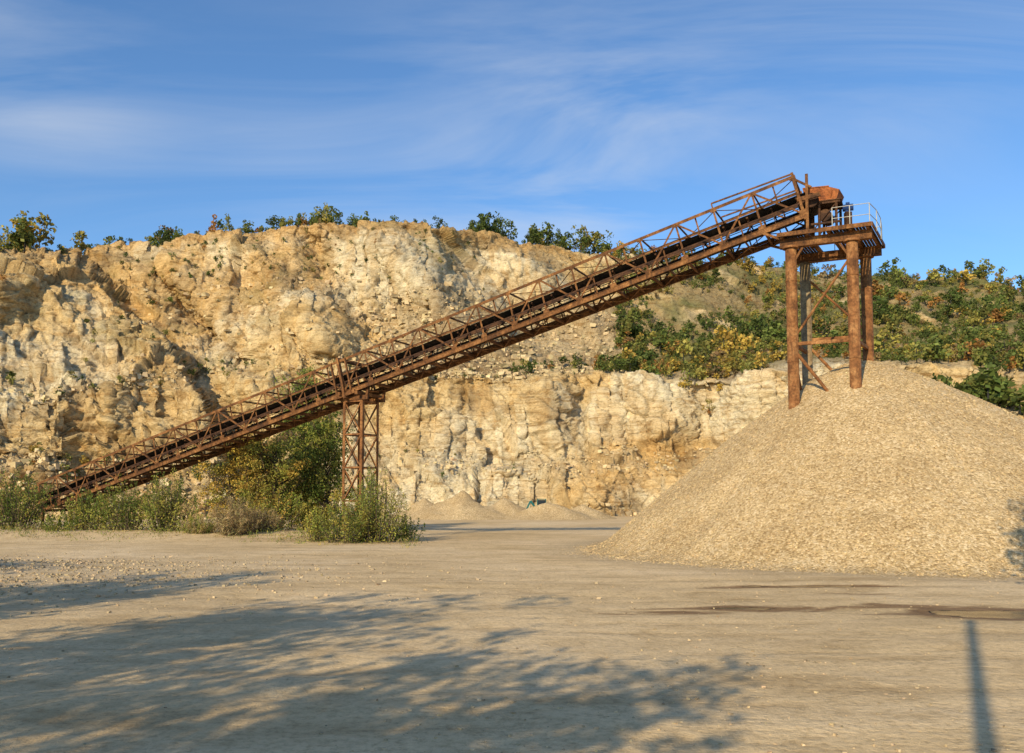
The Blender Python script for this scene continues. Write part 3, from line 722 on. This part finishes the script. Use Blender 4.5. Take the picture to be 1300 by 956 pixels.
g.poly(lo[::-1]); g.poly(hi); g.poly([hi[1],hi2[0],hi2[1],hi[2]]); g.poly([lo[0],lo[1],hi2[0],hi[1]]); g.poly([lo[0],hi[1],hi[0],hi[0]]); g.poly([lo[2],lo[3],hi[2],hi2[1]]); g.poly([lo[3],hi[3],hi[2],hi[2]])
g.poly([lo[3],lo[0],hi[0],hi[3]]); g.poly([lo[1],lo[2],hi2[1],hi2[0]])
g.beam(hi[0]+Vector((0,0,.03)),hi[1]+Vector((0,0,.03)),.06,.05); g.beam(lo[0]-ey*.03,lo[1]-ey*.03,.05,.08)
for u_ in (.2,.5,.8):
    g.beam(lo[0].lerp(lo[1],u_)-ey*.02,hi[0].lerp(hi2[0],u_)-ey*.03-Vector((0,0,.06)),.05,.04)
g.obj("drive_housing",M_red,tow)
g=Geo(); mc=bc+ex*1.1+ey*.25; g.pipe(mc-ex*.24+Vector((0,0,1.6)),mc+ex*.26+Vector((0,0,1.6)),.17,n=20); g.pipe(mc-ex*.05+Vector((0,0,1.3)),mc-ex*.05+Vector((0,0,1.5)),.1,n=12)
g.box(mc+Vector((0,0,1.8)),.18,.16,.12,ex); g.obj("motor",M_blue,tow,True)
g=Geo(); g.beam(mc+Vector((0,0,0)),mc+Vector((0,0,1.36)),.3,.3); g.obj("motor_bracket",M_rustdark,tow)
g=Geo()
path=[D3(.72,-.13,0),D3(1.0,-.13,0),D3(1.31,-.13,0),D3(1.36,.25,0),D3(1.36,.7,0),D3(1.31,1.15,0),D3(.9,1.15,0),D3(.5,1.15,0)]
for i,q in enumerate(path):
    g.pipe(q+Vector((0,0,ZD)),q+Vector((0,0,ZD+1.05)),.022,n=8)
    if i<len(path)-1:
        for z in (.52,1.05): g.pipe(q+Vector((0,0,ZD+z)),path[i+1]+Vector((0,0,ZD+z)),.018,n=8)
g.obj("railing",M_galv,tow)
g=Geo()
for q in (FL,BL,FR,BR): g.box(q+Vector((0,0,.1)),1.4,1.4,.8,Hd)
g.obj("footings",M_conc,tow)

# ------------------------------------------------------------------ utility pole behind photographer (its shadow crosses the yard)
up_=empty("utility_pole",(-1.6,-3.6,0)); g=Geo(); g.pipe((-1.6,-3.6,-.3),(-1.6,-3.6,12.2),.15,.09,12)
for z_ in (11.2,11.8): g.pipe((-1.6,-3.8,z_),(-1.6,-3.4,z_),.05,n=8)
g.obj("pole",M_bark,up_)

# ------------------------------------------------------------------ mini excavator by the wall
ex0=Vector((gx(690,112),112,0)); xo=empty("excavator",ex0)
g=Geo()
for y_ in (-.65,.65): g.beam(ex0+Vector((-1.1,y_,.3)),ex0+Vector((1.1,y_,.3)),.35,.55)
g.obj("tracks",M_black,xo,bevel=.12)
g=Geo(); g.box(ex0+Vector((.1,0,.95)),2.0,1.5,.6); g.box(ex0+Vector((.75,0,1.35)),.9,1.4,.4); g.box(ex0+Vector((-.25,.3,2.42)),1.2,1.0,.1)
for a_,b_ in ((-.8,-.15),(.3,-.15),(-.8,.75),(.3,.75)): g.beam(ex0+Vector((a_,b_,1.2)),ex0+Vector((a_,b_,2.4)),.08,.08)
g.obj("body",M_teal,xo,bevel=.04)
g=Geo(); g.box(ex0+Vector((-.25,.3,1.83)),1.02,.82,1.0); g.obj("cab_glass",M_glass,xo)
g=Geo(); g.beam(ex0+Vector((-.9,-.4,1.1)),ex0+Vector((-1.7,-.6,2.2)),.18,.25); g.beam(ex0+Vector((-1.7,-.6,2.2)),ex0+Vector((-2.3,-.7,.9)),.14,.2); g.box(ex0+Vector((-2.3,-.7,.7)),.5,.6,.5); g.obj("boom",M_teal,xo)

# ------------------------------------------------------------------ light & sky
EL=math.radians(26); AZ=math.radians(27)   # sun behind-left of the camera
sd=Vector((-math.sin(AZ)*math.cos(EL),-math.cos(AZ)*math.cos(EL),math.sin(EL)))
sun=bpy.data.lights.new("sun",'SUN'); sun.energy=5; sun.angle=math.radians(.5); sun.color=(1,.835,.55)
so=bpy.data.objects.new("sun",sun); S.collection.objects.link(so); so.rotation_euler=(-sd).to_track_quat('-Z','Y').to_euler()
w=bpy.data.worlds.new("World"); S.world=w; w.use_nodes=True; t=w.node_tree; bg=t.nodes["Background"]
sk=N(t,"ShaderNodeTexSky",sky_type='NISHITA'); sk.sun_disc=False; sk.sun_elevation=EL; sk.sun_rotation=math.atan2(sd.x,sd.y)%(2*math.pi)
sk.air_density=1.0; sk.dust_density=.4; sk.ozone_density=1.2; sk.altitude=200
tc=N(t,"ShaderNodeTexCoord"); sx=N(t,"ShaderNodeSeparateXYZ"); t.links.new(tc.outputs["Generated"],sx.inputs[0])
zz=math_(t,'ADD',math_(t,'MAXIMUM',sx.outputs[2],0.),.22)
cb=N(t,"ShaderNodeCombineXYZ"); t.links.new(math_(t,'DIVIDE',sx.outputs[0],zz),cb.inputs[0]); t.links.new(math_(t,'DIVIDE',sx.outputs[1],zz),cb.inputs[1])
mp=N(t,"ShaderNodeMapping"); mp.inputs["Scale"].default_value=(.6,1.8,1); mp.inputs["Rotation"].default_value=(0,0,.30); mp.inputs["Location"].default_value=(.6,.3,0); t.links.new(cb.outputs[0],mp.inputs[0])
n1=noise(t,1.5,6,.60,.9,mp.outputs[0]); n2=noise(t,.85,2,.5,.3,cb.outputs[0])
cl=math_(t,'MULTIPLY',ramp(t,n1,[(.42,0.),(.80,1.)]),ramp(t,n2,[(.42,.10),(.62,1.)]))
cl=math_(t,'MULTIPLY',cl,.8)
k=mix(t,sk.outputs[0],(.72,1.04,1.34),1.,'MULTIPLY')
k=mix(t,k,(5.6,5.9,6.3),cl)
t.links.new(k,bg.inputs["Color"]); bg.inputs["Strength"].default_value=.13
S.view_settings.view_transform='Standard'; S.view_settings.look='None'; S.view_settings.exposure=0
